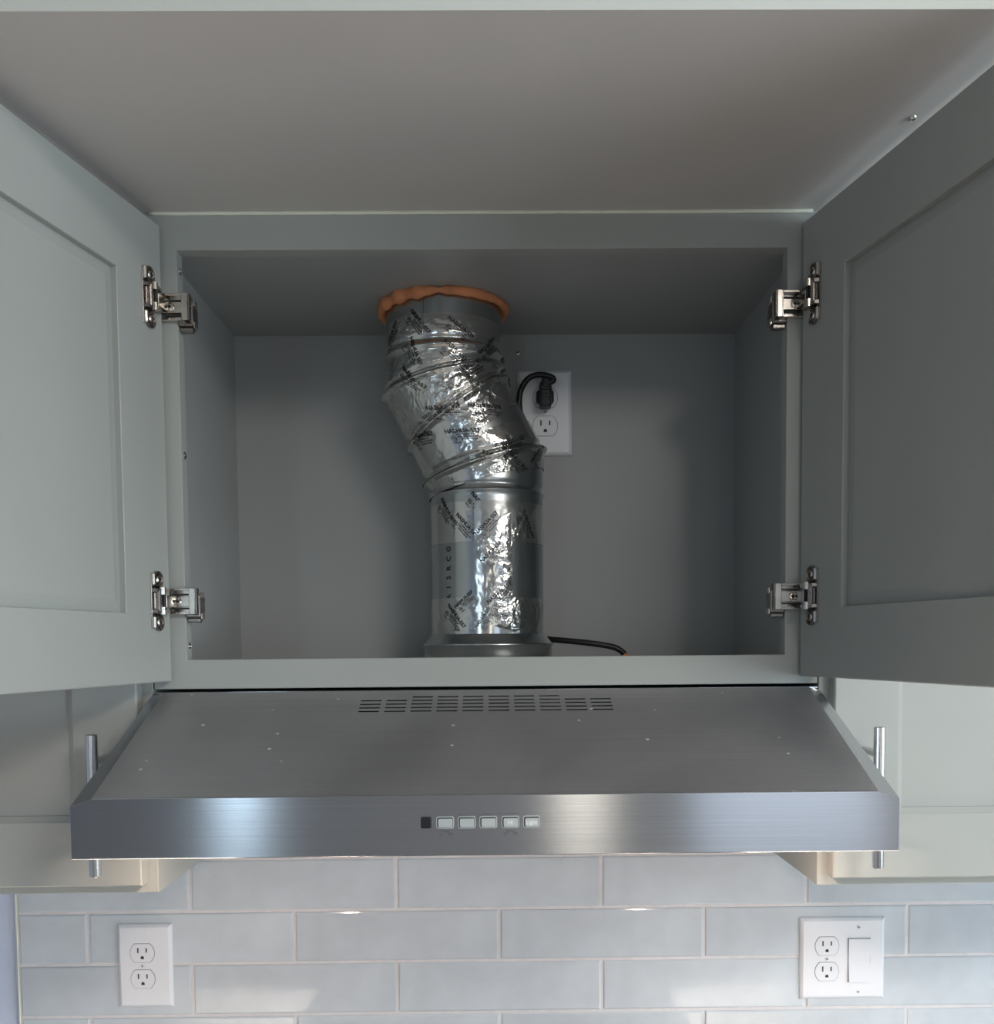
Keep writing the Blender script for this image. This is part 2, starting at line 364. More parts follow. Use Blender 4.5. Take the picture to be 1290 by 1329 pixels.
# ------------------------------------------------------------------ cabinets
FY = -.324
W2, OW, OT, OB, CT, CB = .381, .343, .4418, -.0161, ZS, -.0495
IW, IT, IB, BK = .3605, .4436, -.030, -.020
def hinge_plate(door, sgn, zc):
    """cup and mounting plate screwed on the door's inner face; local door coordinates, inner normal = m"""
    m_ = 1 if sgn < 0 else -1; bm = bmesh.new()
    def yb(a, b): return (min(m_ * a, m_ * b), max(m_ * a, m_ * b))
    s0 = .0265
    box(bm, s0 - .0055, s0 + .0125, *yb(0, .0014), zc - .030, zc + .030, .0006, mi=1)
    for dz in (-.0235, .0235):                         # two rounded ears with raised rims and screws
        t = bmesh.new(); lathe(t, [(.0001, 0), (.0095, 0), (.0095, .0032), (.0078, .0040), (.0066, .0016), (.0001, .0016)], (0, 0, 0), 'Y', 20)
        merge(bm, t, 1, Matrix.Translation((s0, 0, zc + dz)) @ Matrix.Scale(m_, 4, (0, 1, 0)))
        t = bmesh.new(); lathe(t, [(.0045, .0012), (.0045, .003), (.003, .0042), (.0001, .0044)], (0, 0, 0), 'Y', 14)
        merge(bm, t, 0, Matrix.Translation((s0, 0, zc + dz)) @ Matrix.Scale(m_, 4, (0, 1, 0)))
        box(bm, s0 - .003, s0 + .003, *yb(.004, .0047), zc + dz - .0006, zc + dz + .0006, mi=2)
        box(bm, s0 - .0006, s0 + .0006, *yb(.004, .0047), zc + dz - .003, zc + dz + .003, mi=2)
        box(bm, s0 + .0085, s0 + .0125, *yb(0, .005), zc + dz - .007, zc + dz + .007, .0015, mi=0)   # bright outer rim
    # cup walls and knuckles towards the cabinet
    for dz in (-.0115, .0115):
        pts = [(s0 + .011, 0), (s0 + .009, .006), (s0 - .002, .0105), (s0 - .016, .0065), (s0 - .016, .0035), (s0 - .006, 0)]
        prism(bm, pts, lambda a, b: (a, m_ * b, zc + dz - .0018), lambda a, b: (a, m_ * b, zc + dz + .0018), 1)
        t = bmesh.new(); lathe(t, [(.0001, -.004), (.0034, -.004), (.0034, .004), (.0001, .004)], (0, 0, 0), 'Z', 12)
        merge(bm, t, 0, Matrix.Translation((s0 + .001, m_ * .0085, zc + dz * .95)))
    box(bm, s0 - .002, s0 + .009, *yb(.0014, .0035), zc - .0095, zc + .0095, .001, mi=1)
    t = bmesh.new(); lathe(t, [(.0001, -.011), (.0035, -.011), (.0035, .011), (.0001, .011)], (0, 0, 0), 'Z', 14)
    merge(bm, t, 1, Matrix.Translation((s0 + .004, m_ * .0050, zc)))
    box(bm, s0 - .0045, s0 - .001, *yb(.0014, .009), zc - .0085, zc + .0085, .0006, mi=2)
    box(bm, s0 - .030, s0 - .008, *yb(.0058, .0072), zc - .0068, zc + .0068, .0005, mi=0)   # bright link to the arm
    return finish(bm, 'hinge_plate', [NICKEL, DARKNICKEL, SLOTM], door)
def hinge_arm(cab, sgn, zc):
    """clip on the face frame's inner edge: sheet front on the stile, folded back inside"""
    bm = bmesh.new(); X = lambda a: sgn * a
    def bx(a, b, y0, y1, z0, z1, bev=0, mi=0): box(bm, min(X(a), X(b)), max(X(a), X(b)), y0, y1, z0, z1, bev, mi=mi)
    y = FY
    bx(.3345, .3600, y - .0022, y, zc - .0148, zc + .0148, .0006)
    bx(.3345, .3362, y - .010, y + .001, zc - .0148, zc + .0148, .0006)          # bright fold at the inner edge
    for dz in (-.0148, .0122): bx(.3362, .3590, y - .0085, y - .002, zc + dz, zc + dz + .0026, .0005)   # side flanges
    bx(.3362, .3600, y - .0062, y - .0046, zc - .0060, zc + .0060, .0004)        # centre tongue
    for dz in (-.0088, .0070): bx(.3375, .3570, y - .0048, y - .0021, zc + dz, zc + dz + .0018, mi=2)   # long slots
    bx(.3290, .3352, y - .0102, y - .0085, zc - .0150, zc + .0150, .0007, mi=0)
    bx(.3275, .3290, y - .0095, y + .002, zc - .0150, zc + .0150, .0006, mi=1)
    bx(.3260, .3425, y - .002, y + .019, zc - .0185, zc + .0085, .0015, mi=1)     # body wrapped inside the stile
    for dz in (-.020, .004): bx(.3245, .3262, y + .001, y + .012, zc + dz, zc + dz + .007, .0006, mi=0)
    bx(.328, .3425, y + .004, y + .014, zc - .0235, zc - .0185, .001, mi=1)
    for v in bm.verts:
        pass
    o = finish(bm, 'hinge_arm', [NICKEL, DARKNICKEL, SLOTM], cab)
    screw('screw', (X(.3495), y - .0062, zc), (0, -1, 0), .0046, o)
    return o
def door_mesh(bm, W, H0, H1, rect, m_, T=.019):
    """door frame: outer edge, rounded arrises, inner edge of the panel opening on both faces"""
    a, b, c, d = rect; e = .0012; f = lambda x, n, z: Vector((x, m_ * n, z))
    L = [(0 + e, W - e, H0 + e, H1 - e, -T), (0, W, H0, H1, -T + e), (0, W, H0, H1, -e), (e, W - e, H0 + e, H1 - e, 0),
         (a - .0006, b + .0006, c - .0006, d + .0006, 0), (a, b, c, d, -.0008), (a, b, c, d, -.0135), (a - .006, b + .006, c - .006, d + .006, -T)]
    loops(bm, L, cap=False, close=True, f=f)
def main_door(cab, sgn):
    an = .2122 if sgn < 0 else .2011
    bm = bmesh.new(); W, H0, H1 = .385, -.0405, .4662; m_ = 1 if sgn < 0 else -1
    rect = (.084, .309, .0352, .3910)
    door_mesh(bm, W, H0, H1, rect, m_)
    d = finish(bm, 'door', PAINT)
    hx = .3585
    d.parent = cab; d['_local'] = 1
    loc = Vector((sgn * hx, FY - .006, 0)); d.location = loc - cab.location
    e = Vector((sgn * math.sin(an), -math.cos(an)))
    d.rotation_euler = (0, 0, math.atan2(e.y, e.x))
    a, b, c, dd = rect; f = lambda x, n, z: Vector((x, m_ * n, z)); t = bmesh.new(); q = .0135
    loops(t, [(a + .001, b - .001, c + .001, dd - .001, -.013), (a, b, c, dd, -.0075), (a + q, b - q, c + q, dd - q, -.0045)], f=f)
    finish(t, 'panel', PAINT, d)
    t = bmesh.new(); loops(t, [(a, b, c, dd, -.0125), (a + .001, b - .001, c + .001, dd - .001, -.0135)], f=f)
    finish(t, 'front_panel', PAINT, d)
    for zc in (.379, .0497): hinge_plate(d, sgn, zc)
    bmh = bmesh.new()                                       # bar handle on the outside
    yo = -.019 * m_; yh = -.052 * m_
    tube(bmh, [Vector((.35, yh, .0)), Vector((.35, yh, .156))], .006, 16)
    for z in (.03, .126): tube(bmh, [Vector((.35, yo, z)), Vector((.35, yh, z))], .0045, 12)
    finish(bmh, 'handle', HANDLEM, d, smooth=True, angle=.7)
    return d
def carcass(cab, x0, x1, z0, z1, iz0, iz1, ix0, ix1, back=BK):
    bm = bmesh.new(); loops(bm, [(x0, x1, z0, z1, 0), (x0, x1, z0, z1, FY + .0006), (x0 + .0006, x1 - .0006, z0 + .0006, z1 - .0006, FY),
                                 (ix0[0], ix1[0], iz0[0], iz1[0], FY), (ix0[0], ix1[0], iz0[0], iz1[0], FY + .019), (x0, x1, z0, z1, FY + .019)], cap=False)
    # face frame only: drop the long outer sleeve (the side panels follow)
    bm.free(); bm = bmesh.new()
    loops(bm, [(x0, x1, z0, z1, FY + .019), (x0, x1, z0, z1, FY + .0006), (x0 + .0006, x1 - .0006, z0 + .0006, z1 - .0006, FY),
               (ix0[0] - .0005, ix1[0] + .0005, iz0[0] - .0005, iz1[0] + .0005, FY), (ix0[0], ix1[0], iz0[0], iz1[0], FY + .0005), (ix0[0], ix1[0], iz0[0], iz1[0], FY + .019)], cap=False, close=True)
    finish(bm, 'face_frame', PAINT, cab)
    y0 = FY + .019
    e = .0003
    for nm, b in (('side_panel', (x0 + e, ix0[1], y0, 0, z0 + e, z1 - e)), ('side_panel', (ix1[1], x1 - e, y0, 0, z0 + e, z1 - e)),
                  ('top_panel', (ix0[1], ix1[1], y0, 0, iz1[1], z1 - e)), ('bottom_panel', (ix0[1], ix1[1], y0, 0, max(z0, iz0[1] - .012), iz0[1])),
                  ('back_panel', (ix0[1], ix1[1], back, -.0005, iz0[1], iz1[1]))):
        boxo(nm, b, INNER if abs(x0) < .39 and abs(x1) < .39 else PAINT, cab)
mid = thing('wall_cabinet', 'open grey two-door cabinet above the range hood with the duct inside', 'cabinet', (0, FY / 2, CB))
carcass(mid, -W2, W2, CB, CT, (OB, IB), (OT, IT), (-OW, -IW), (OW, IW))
for s in (-1, 1):
    main_door(mid, s)
    for zc in (.3772, .0503): hinge_arm(mid, s, zc)
for c, nv, r in (((-.343, -.314, .4221), (1, 0, 0), .0042), ((-.343, -.314, .2167), (1, 0, 0), .0045), ((-.343, -.314, .0001), (1, 0, 0), .004), ((.047, BK, .4178), (0, -1, 0), .0036)):
    screw('screw', c, nv, r, mid, HANDLEM)

def side_cabinet(sgn, width, label):
    x_in = sgn * .3825; x_out = sgn * (.3825 + width); x0, x1 = min(x_in, x_out), max(x_in, x_out)
    cab = thing('wall_cabinet', label, 'cabinet', ((x0 + x1) / 2, FY / 2, -.285), 'grey wall cabinets flanking the hood')
    z0, z1 = -.285, ZS
    i0, i1 = x0 + .038, x1 - .038
    carcass(cab, x0, x1, z0, z1, (z0 + .038, z0 + .03), (z1 - .04, z1 - .03), (i0, x0 + .013), (i1, x1 - .013))
    # door
    a, b, c, d = x0 + .0115, x1 - .0115, -.2725, .466
    if sgn > 0: a = .3942
    else: b = -.3942
    if sgn < 0: p = (a + .073, -.467 , -.1985, .393)
    else: p = (.4672, b - .073, -.1985, .393)
    bm = bmesh.new(); e = .0015; q = .0065; y = FY - .0006; T = .0195
    loops(bm, [(a, b, c, d, y), (a, b, c, d, y - T + e), (a + e, b - e, c + e, d - e, y - T), (*((p[0] - .0005, p[1] + .0005, p[2] - .0005, p[3] + .0005)), y - T),
               (p[0] + .001, p[1] - .001, p[2] + .001, p[3] - .001, y - T + .0015), (p[0] + q, p[1] - q, p[2] + q, p[3] - q, y - T + .0055), (p[0] + q, p[1] - q, p[2] + q, p[3] - q, y)], cap=False, close=True)
    dr = finish(bm, 'door', PAINT, cab)
    bm = bmesh.new(); loops(bm, [(p[0] + q, p[1] - q, p[2] + q, p[3] - q, y - .004), (p[0] + q + .0001, p[1] - q - .0001, p[2] + q + .0001, p[3] - q - .0001, y - T + .0072)]); finish(bm, 'panel', PAINT, dr)
    hx = .4288 * sgn; bm = bmesh.new()
    t = bmesh.new(); lathe(t, [(.0001, -.2512), (.0052, -.2512), (.0062, -.2502), (.0062, -.0958), (.0052, -.0948), (.0001, -.0948)], (hx, -.385, 0), 'Z', 24); merge(bm, t)
    for z in (-.125, -.221): tube(bm, [Vector((hx, y - T, z)), Vector((hx, -.385, z))], .0046, 12)
    finish(bm, 'handle', HANDLEM, dr, smooth=True, angle=.7)
side_cabinet(-1, .38, 'shaded grey wall cabinet with bar handle left of the range hood')
side_cabinet(1, .46, 'sunlit grey wall cabinet with bar handle right of the range hood')

# ------------------------------------------------------------------ range hood
HF, HB = -.55, -.195
hood = thing('range_hood', 'stainless steel under-cabinet range hood with slotted top and push buttons', 'range hood', (0, HF / 2, HB))
def slope_z(y): return -.053 + (.086 / .22) * (y + .33)
bm = bmesh.new()
for s in (-1, 1):
    # outer side sheet and the bevel strip beside the sloping top
    pts = [(-.330, -.056), (-.549, -.1463), (-.549, HB), (-.0105, HB), (-.0105, -.056)]
    prism(bm, pts, lambda y, z: (s * .381, y, z), lambda y, z: (s * .3795, y, z))
    A = [(s * .381, -.330, -.056), (s * .369, -.330, -.053), (s * .361, -.549, -.139), (s * .381, -.549, -.1463)]
    B = [(x, y + .0008, z - .0014) for x, y, z in A]
    va = [bm.verts.new(p) for p in A]; vb = [bm.verts.new(p) for p in B]
    bm.faces.new(va); bm.faces.new(vb[::-1])
    for i in range(4): bm.faces.new((va[i], va[(i + 1) % 4], vb[(i + 1) % 4], vb[i]))
box(bm, -.3795, .3795, -.330, -.0105, -.0545, -.0530)          # flat rear top under the cabinet
box(bm, -.3795, .3795, -.0120, -.0105, HB, -.0545)             # rear sheet
finish(bm, 'housing', STEEL, hood)
# sloping top with real slots
bm = bmesh.new()
cols = [(-.1403 + i * .0284, -.1403 + i * .0284 + .0228) for i in range(10)]
rows = [-.3830 + j * .0086 for j in range(5)]
xs = sorted({-.3605, .3605, *[v for c in cols for v in c]})
ys = sorted({-.549, -.3305, *[v for r in rows for v in (r, r + .0034)]})
def half(y): return .361 + (.369 - .361) * ((y + .549) / .219)
def hole(i, j):
    mx, my = (xs[i] + xs[i + 1]) / 2, (ys[j] + ys[j + 1]) / 2
    ci = [k for k, c in enumerate(cols) if c[0] < mx < c[1]]; rj = [k for k, r in enumerate(rows) if r < my < r + .0034]
    if not ci or not rj: return False
    return not (rj[0] == 4 and ci[0] in (0, 1, 8, 9))
gv = {}
def V(i, j, d):
    if (i, j, d) not in gv:
        x = xs[i]
        if i == 0: x = -half(ys[j])
        if i == len(xs) - 1: x = half(ys[j])
        gv[(i, j, d)] = bm.verts.new((x, ys[j] + (.0001 if d else 0), slope_z(ys[j]) - (.0004 if d else 0)))
    return gv[(i, j, d)]
nx, ny = len(xs) - 1, len(ys) - 1
for i in range(nx):
    for j in range(ny):
        if hole(i, j):
            for (a, b) in (((i, j), (i + 1, j)), ((i + 1, j), (i + 1, j + 1)), ((i + 1, j + 1), (i, j + 1)), ((i, j + 1), (i, j))):
                bm.faces.new((V(*a, 0), V(*b, 0), V(*b, 1), V(*a, 1)))
            continue
        for d in (0, 1): bm.faces.new((V(i, j, d), V(i + 1, j, d), V(i + 1, j + 1, d), V(i, j + 1, d)))
finish(bm, 'top_panel', STEELTOP, hood)
# front panel
bm = bmesh.new()
FP = [(-.3605, -.1388), (.3605, -.1388), (.381, -.1463), (.381, HB), (-.381, HB), (-.381, -.1463)]
yprism(bm, FP, HF, HF + .003)
bmesh.ops.bevel(bm, geom=[e for e in bm.edges if all(abs(v.co.y - HF) < 1e-5 for v in e.verts)], offset=.0007, segments=1, affect='EDGES')
finish(bm, 'front_panel', STEEL, hood)
bm = bmesh.new(); box(bm, -.3795, .3795, HF + .003, -.012, -.1885, -.187); box(bm, -.3795, .3795, HF + .003, HF + .012, HB, -.1885)
finish(bm, 'underside_panel', STEEL, hood)
bm = bmesh.new(); box(bm, -.20, .20, -.42, -.10, -.1915, -.1885, .001); finish(bm, 'grease_filter', FILTERM, hood)
bm = bmesh.new(); box(bm, -.34, .34, -.46, -.03, -.186, -.12); finish(bm, 'blower_box', SLOTM, hood)
for s in (-1, 1):
    bm = bmesh.new(); lathe(bm, [(.030, 0), (.030, -.003), (.026, -.005), (.0185, -.0025)], (s * .29, -.44, -.1885), n=28); l_ = finish(bm, 'lamp', HANDLEM, hood, smooth=True)
    bm = bmesh.new(); lathe(bm, [(.0185, -.0028), (.014, -.0036), (.0001, -.0042)], (s * .29, -.44, -.1885), n=28); finish(bm, 'lens', LAMP, l_, smooth=True)
for s in (-1, 1):
    sl = bpy.data.lights.new('hood_spot', 'SPOT'); sl.energy = 95; sl.color = (1, .83, .70); sl.spot_size = math.radians(78); sl.spot_blend = .5; sl.shadow_soft_size = .018
    so = bpy.data.objects.new('hood_spot', sl); so.location = (s * .29, -.44, -.1935); so.rotation_euler = (math.radians(-14), 0, 0); C.objects.link(so)
# buttons
zb = -.1640
def flat_text(bm, s, size, x, z, y, bold=0, mi=0):
    vv, ff = text_mesh(s, size, bold); q = [bm.verts.new((x + v.x, y, z + v.y)) for v in vv]
    for f in ff:
        try: bm.faces.new([q[i] for i in f]).material_index = mi
        except ValueError: pass
def rrect(x0, x1, z0, z1, r, n=5):
    P = []
    for cx, cz, a0 in ((x1 - r, z1 - r, 0), (x0 + r, z1 - r, 90), (x0 + r, z0 + r, 180), (x1 - r, z0 + r, 270)):
        for i in range(n + 1):
            a = math.radians(a0 + 90 * i / n); P.append((cx + r * math.cos(a), cz + r * math.sin(a)))
    return P
for k, x0 in enumerate((-.0462, -.0264, -.0066, .0137, .0335)):
    wb = .0163 if k < 4 else .0155
    bm = bmesh.new(); yprism(bm, rrect(x0, x0 + wb, zb - .0056, zb + .0056, .0022), HF + .0004, HF - .0012, 0)
    yprism(bm, rrect(x0 + .0008, x0 + wb - .0008, zb - .0048, zb + .0048, .0015), HF, HF - .00125, 1)
    bz = finish(bm, 'bezel', [BUTTON, SLOTM], hood)
    bm = bmesh.new(); yprism(bm, rrect(x0 + .0019, x0 + wb - .0013, zb - .0042, zb + .0037, .0009), HF - .0010, HF - .0026)
    bmesh.ops.bevel(bm, geom=[e for e in bm.edges if all(v.co.y < HF - .0025 for v in e.verts)], offset=.0005, segments=2, affect='EDGES')
    finish(bm, 'button', BUTTON, bz)
    if k >= 3:
        bm = bmesh.new(); flat_text(bm, ('Hi', 'Light')[k - 3], .0052, x0 + wb / 2, zb - .0004, HF - .00275, .0001); finish(bm, 'button_lettering', WHITEPRINT, bz, recalc=False)
bm = bmesh.new(); box(bm, -.0603, -.0507, HF - .0012, HF + .0002, zb - .0052, zb + .0052, .0011, 2); finish(bm, 'indicator_window', BLACK, hood)
bm = bmesh.new()
for s, x, z in (('Delay', -.0378, -.1722), ('On / Off', -.0378, -.1752), ('Delay', .0217, -.1724), ('On / Off', .0217, -.1752)):
    flat_text(bm, s, .0036, x, z, HF - .0001)
flat_text(bm, 'Blower', .0026, .0008, -.1562, HF - .0001)
box(bm, -.026, -.0045, HF - .0001, HF, -.1564, -.1561); box(bm, .006, .029, HF - .0001, HF, -.1564, -.1561)
finish(bm, 'control_lettering', GREYPRINT, hood, recalc=False)

# ------------------------------------------------------------------ exhaust duct
DY = -.127; r0 = .0768
#  each ring: (left silhouette x,z) (right silhouette x,z)
RING = [((-.1310, .4436), (.0226, .4436)), ((-.1310, .3740), (.0226, .3770)), ((-.1335, .3250), (.0235, .3620)), ((-.0985, .2590), (.0285, .3475)),
        ((-.0780, .2120), (.0765, .2570)), ((-.0745, .1945), (.0765, .1960)), ((-.0745, .0000), (.0755, .0000))]
BEAD = {1: .0026, 2: .0032, 3: .0050, 4: .0042, 5: .0018}
def ring(t):
    i = min(int(t), len(RING) - 2); f = t - i; (a, b), (c, d) = RING[i], RING[i + 1]
    L = Vector(a).lerp(Vector(c), f); Rr = Vector(b).lerp(Vector(d), f); return L, Rr
def duct(t, phi, off=0):
    L, Rr = ring(t); c = (L + Rr) / 2; h = (Rr - L) / 2
    # distance along the axis to the nearest bead
    bump = 0
    for k, amp in BEAD.items():
        i = min(int(t), len(RING) - 2)
        if abs(t - k) < 1:
            La, Ra = ring(k); d0 = abs(((La + Ra) / 2 - c).length); 
            # use the local distance on this side of the pipe
            loc = (La.lerp(Ra, (math.cos(phi) + 1) / 2) - L.lerp(Rr, (math.cos(phi) + 1) / 2)).length
            up = 1 if t < k else -1
            d = loc * up
            bump += 1.05 * amp * math.exp(-((d + .0008) / (.0038 if k < 5 else .0022)) ** 2) - amp * .75 * math.exp(-((d - .0075) / .0032) ** 2)
    hl = h.length; k2 = (hl + off + bump) / hl; rr = r0 + off + bump
    return Vector((c.x + h.x * k2 * math.cos(phi), DY - rr * math.sin(phi), c.y + h.y * math.cos(phi) * k2))
dthing = thing('exhaust_duct', 'silver galvanised offset exhaust duct wrapped in crinkled foil tape inside the cabinet', 'duct', (0, DY, IB))
NP = 96
for s in range(len(RING) - 1):
    ts = [s + k / 24 for k in range(25)]
    Lh = (Vector(RING[s][0]) - Vector(RING[s + 1][0])).length + (Vector(RING[s][1]) - Vector(RING[s + 1][1])).length
    ts = sorted(set(ts + [s + .0 + q * .018 / max(Lh / 2, .018) * k / 8 for k in range(9) for q in (1,)] + [s + 1 - .018 / max(Lh / 2, .018) * k / 8 for k in range(9)]))
    ts = [t for t in ts if s <= t <= s + 1]
    bm = bmesh.new(); R_ = [[bm.verts.new(duct(t, 2 * PI * k / NP)) for k in range(NP)] for t in ts]
    for A, B in zip(R_, R_[1:]):
        for k in range(NP): bm.faces.new((A[k], A[(k + 1) % NP], B[(k + 1) % NP], B[k]))
    bmesh.ops.remove_doubles(bm, verts=bm.verts, dist=1e-7)
    finish(bm, 'pipe_section', GALV, dthing, smooth=True)
# lap seams, collar
bm = bmesh.new()
tube(bm, [duct(t / 20 * .9, math.radians(107.5), .0006) for t in range(21)], .0013, 8)
finish(bm, 'lap_seam', GALV, dthing, smooth=True)
bm = bmesh.new(); lathe(bm, [(.0768, .0125), (.0785, .0100), (.0865, .0000), (.0880, -.0012), (.0880, -.0030), (.0862, -.0045), (.0862, -.0180), (.0905, -.0200), (.0905, IB)], (.0005, DY, 0), n=80)
finish(bm, 'collar', GALV, dthing, smooth=True, angle=.9)

def crumple(p, seed, amt):
    amt *= .62; q = p * 70 + Vector((seed * 7.1, seed * 3.3, 0)); n1 = noise.noise(q); q2 = Vector((p.x * 240, p.y * 240, p.z * 60)) + Vector((seed, 0, 0))
    return amt * (abs(n1) * 1.0 + .55 * abs(noise.noise(q2)) + .35 * noise.noise(p * 300))
def phi_x(t, x):
    L, Rr = ring(t); c = (L + Rr) / 2; h = (Rr - L) / 2; return math.acos(max(-1, min(1, (x - c.x) / h.x)))
def t_z(phi, z):
    lo, hi = 0, len(RING) - 1
    for _ in range(30):
        mm_ = (lo + hi) / 2
        if duct(mm_, phi).z > z: lo = mm_
        else: hi = mm_
    return (lo + hi) / 2
def tape_shell(name, t0, t1, p0, p1, off, amt, seed, parent=dthing, skew=0, ragged=.0):
    """foil tape laid on the duct; t0,t1 may be functions of phi"""
    f0 = t0 if callable(t0) else (lambda p: t0); f1 = t1 if callable(t1) else (lambda p: t1)
    npn = max(14, int(abs(p1 - p0) / math.radians(1.6))); 
    bm = bmesh.new(); G_ = []
    for i in range(npn + 1):
        ph = p0 + (p1 - p0) * i / npn; a = f0(ph); b = f1(ph)
        nt = 56; row = []
        for j in range(nt + 1):
            t = a + (b - a) * j / nt
            edge = min(1, 6 * min(j, nt - j) / nt + .15)
            base = duct(t, ph); row.append(bm.verts.new(duct(t, ph, off + crumple(base, seed, amt) * edge)))
        G_.append(row)
    for A, B in zip(G_, G_[1:]):
        for j in range(len(A) - 1): bm.faces.new((A[j], A[j + 1], B[j + 1], B[j]))
    o = finish(bm, name, FOIL, parent, smooth=True, recalc=True); o['_off'] = off; o['_amt'] = amt; o['_seed'] = seed
    return o
def zz(z, tilt=0): return lambda ph: t_z(ph, z + tilt * math.cos(ph))
D = math.radians
t1 = tape_shell('foil_tape', zz(.4135), zz(.366), D(-20), D(205), .0006, .0011, 1)
t2 = tape_shell('foil_tape', zz(.386), zz(.343, .022), D(-20), D(205), .0011, .0012, 2)
t3 = tape_shell('foil_tape', zz(.349, .020), zz(.303, .036), D(-20), D(205), .0015, .0013, 3)
t4 = tape_shell('foil_tape', zz(.318, .044), zz(.262, .052), D(20), D(205), .0019, .0010, 4)
t5 = tape_shell('foil_tape', zz(.262, .030), zz(.210, .020), D(-20), D(205), .0014, .0013, 5)
t5b = tape_shell('foil_tape', zz(.292, .038), zz(.240, .030), D(90), D(205), .0023, .0011, 9)
t6 = tape_shell('foil_tape', zz(.1800), zz(.1290), D(-20), D(200), .0005, .0006, 6)
t7 = tape_shell('foil_tape', zz(.1800), zz(.0125), PI - math.acos(max(-1, min(1, .0155 / .0757))), math.acos(.0315 / .0757), .0013, .0010, 7)
t8 = tape_shell('foil_tape', zz(.0585), zz(.0120), D(12), D(200), .0008, .0011, 8)

def print_on(tape, items):
    """black print following the tape's surface: items = (text, size, phi_deg, z, rot_deg, bold)"""
    off, amt, seed = tape['_off'], tape['_amt'], tape['_seed']; bm = bmesh.new()
    for s, size, ph0, z0, rot, bold in items:
        if s == 'O':       # circled mark: ring
            vv, ff = [], []
            n = 22
            for k in range(n):
                a = 2 * PI * k / n
                vv += [Vector((size * .5 * math.cos(a), size * .5 * math.sin(a), 0)), Vector((size * .42 * math.cos(a), size * .42 * math.sin(a), 0))]
            for k in range(n):
                k2 = (k + 1) % n; ff.append((2 * k, 2 * k2, 2 * k2 + 1, 2 * k + 1))
        else: vv, ff = text_mesh(s, size, bold)
        cr, sr = math.cos(D(rot)), math.sin(D(rot)); q = []
        for v in vv:
            u, w_ = v.x * cr - v.y * sr, v.x * sr + v.y * cr
            ph = D(ph0) - u / .0757; t = t_z(ph, z0 + w_)
            base = duct(t, ph); q.append(bm.verts.new(duct(t, ph, off + crumple(base, seed, amt) + .0004)))
        for f in ff:
            try: bm.faces.new([q[i] for i in f])
            except ValueError: pass
    o = finish(bm, 'tape_print', PRINT, tape, smooth=True, recalc=False); o['kind'] = 'stuff'
def block(ph, z, rot, k=1.0):
    """one repeat of the tape's print: name line, circled mark and three small lines"""
    cr, sr = math.cos(D(rot)), math.sin(D(rot)); out = []
    for s, size, x, y, b in (('NASHUA·557', .0068, 0, .0050, .00022), ('CLASSIFIED BY', .0030, .0015, .0005, .00005), ('O', .0062, -.0125, -.0040, 0), ('UL', .0036, -.0125, -.0040, .0001),
                             ('SURFACE BURNING', .0027, .0040, -.0024, .00005), ('181B-FX LISTED', .0027, .0040, -.0053, .00005), ('TYPE A', .0027, -.0115, -.0095, .00005)):
        u, w_ = k * (x * cr - y * sr), k * (x * sr + y * cr)
        out.append((s, size * k, ph - math.degrees(u / .0757), z + w_, rot, b * k))
    return out
print_on(t1, block(113, .401, -52) + block(145, .393, 50) + block(73, .392, -35))
print_on(t2, block(118, .366, -68) + block(78, .362, -40) + block(40, .375, 40))
print_on(t3, block(122, .333, -50) + block(62, .345, 30))
print_on(t4, block(104, .292, 0) + block(68, .293, 0))
print_on(t5b, block(98, .262, 0) + block(139, .262, 0))
print_on(t5, block(98, .243, -35) + block(55, .252, 20) + block(62, .229, -40) + block(28, .242, 45))
print_on(t6, block(113, .147, -48) + block(135, .168, -55) + block(98, .172, -52) + block(48, .150, -62))
print_on(t7, block(88, .148, 45) + block(84, .112, 45, .9) + block(76, .060, 40) + block(92, .030, 55, .8))
print_on(t8, block(125, .032, -50) + block(112, .053, 40, .8) + block(82, .038, -40, .8))
bm = bmesh.new()       # lettering rolled on the bare pipe
for k, s in enumerate('G C R S 1 A'.split()):
    vv, ff = text_mesh(s, .0105, .0002); q = []
    z0 = .121 - k * .0122
    for v in vv:
        u, w_ = v.y, v.x
        ph = D(131) - (-u) / .0757; q.append(bm.verts.new(duct(t_z(ph, z0 + w_), ph, .0003)))
    for f in ff:
        try: bm.faces.new([q[i] for i in f])
        except ValueError: pass
finish(bm, 'pipe_stamp', PRINT, dthing, smooth=True, recalc=False)

# foam seal round the duct at the cabinet's ceiling
bm = bmesh.new(); c0 = Vector((-.0542, DY, IT - .0035)); rows = []; NF = 150
for i in range(NF):
    a = 2 * PI * i / NF
    left = .5 - .5 * math.cos(a)      # 0 right .. 1 left
    lump = .0016 * noise.noise(Vector((math.cos(a) * 3.2, math.sin(a) * 3.2, 0))) + .0008 * noise.noise(Vector((math.cos(a) * 16, math.sin(a) * 16, 5))) + .0024 * left * noise.noise(Vector((math.cos(a) * 7, math.sin(a) * 7, 3)))
    r_ = .0048 + 1.3 * lump + .0012 * left; R = .0815 + .3 * lump; row = []
    pinch = 1 - .55 * math.exp(-(((a - 4.68) / .10) ** 2)); r_ *= pinch
    sag = (.0035 * left + .004 * left * max(0, noise.noise(Vector((math.cos(a) * 4, math.sin(a) * 4, 9)))))
    for k in range(14):
        b = 2 * PI * k / 14
        row.append(bm.verts.new(c0 + Vector(((R + r_ * math.cos(b)) * math.cos(a), (R + r_ * math.cos(b)) * math.sin(a), r_ * math.sin(b) * 1.0 - sag * (.5 - .5 * math.sin(b))))))
    rows.append(row)
for i in range(NF):
    A, B = rows[i], rows[(i + 1) % NF]
    for k in range(14): bm.faces.new((A[k], A[(k + 1) % 14], B[(k + 1) % 14], B[k]))
foam = finish(bm, 'foam_seal', FOAM, smooth=True)
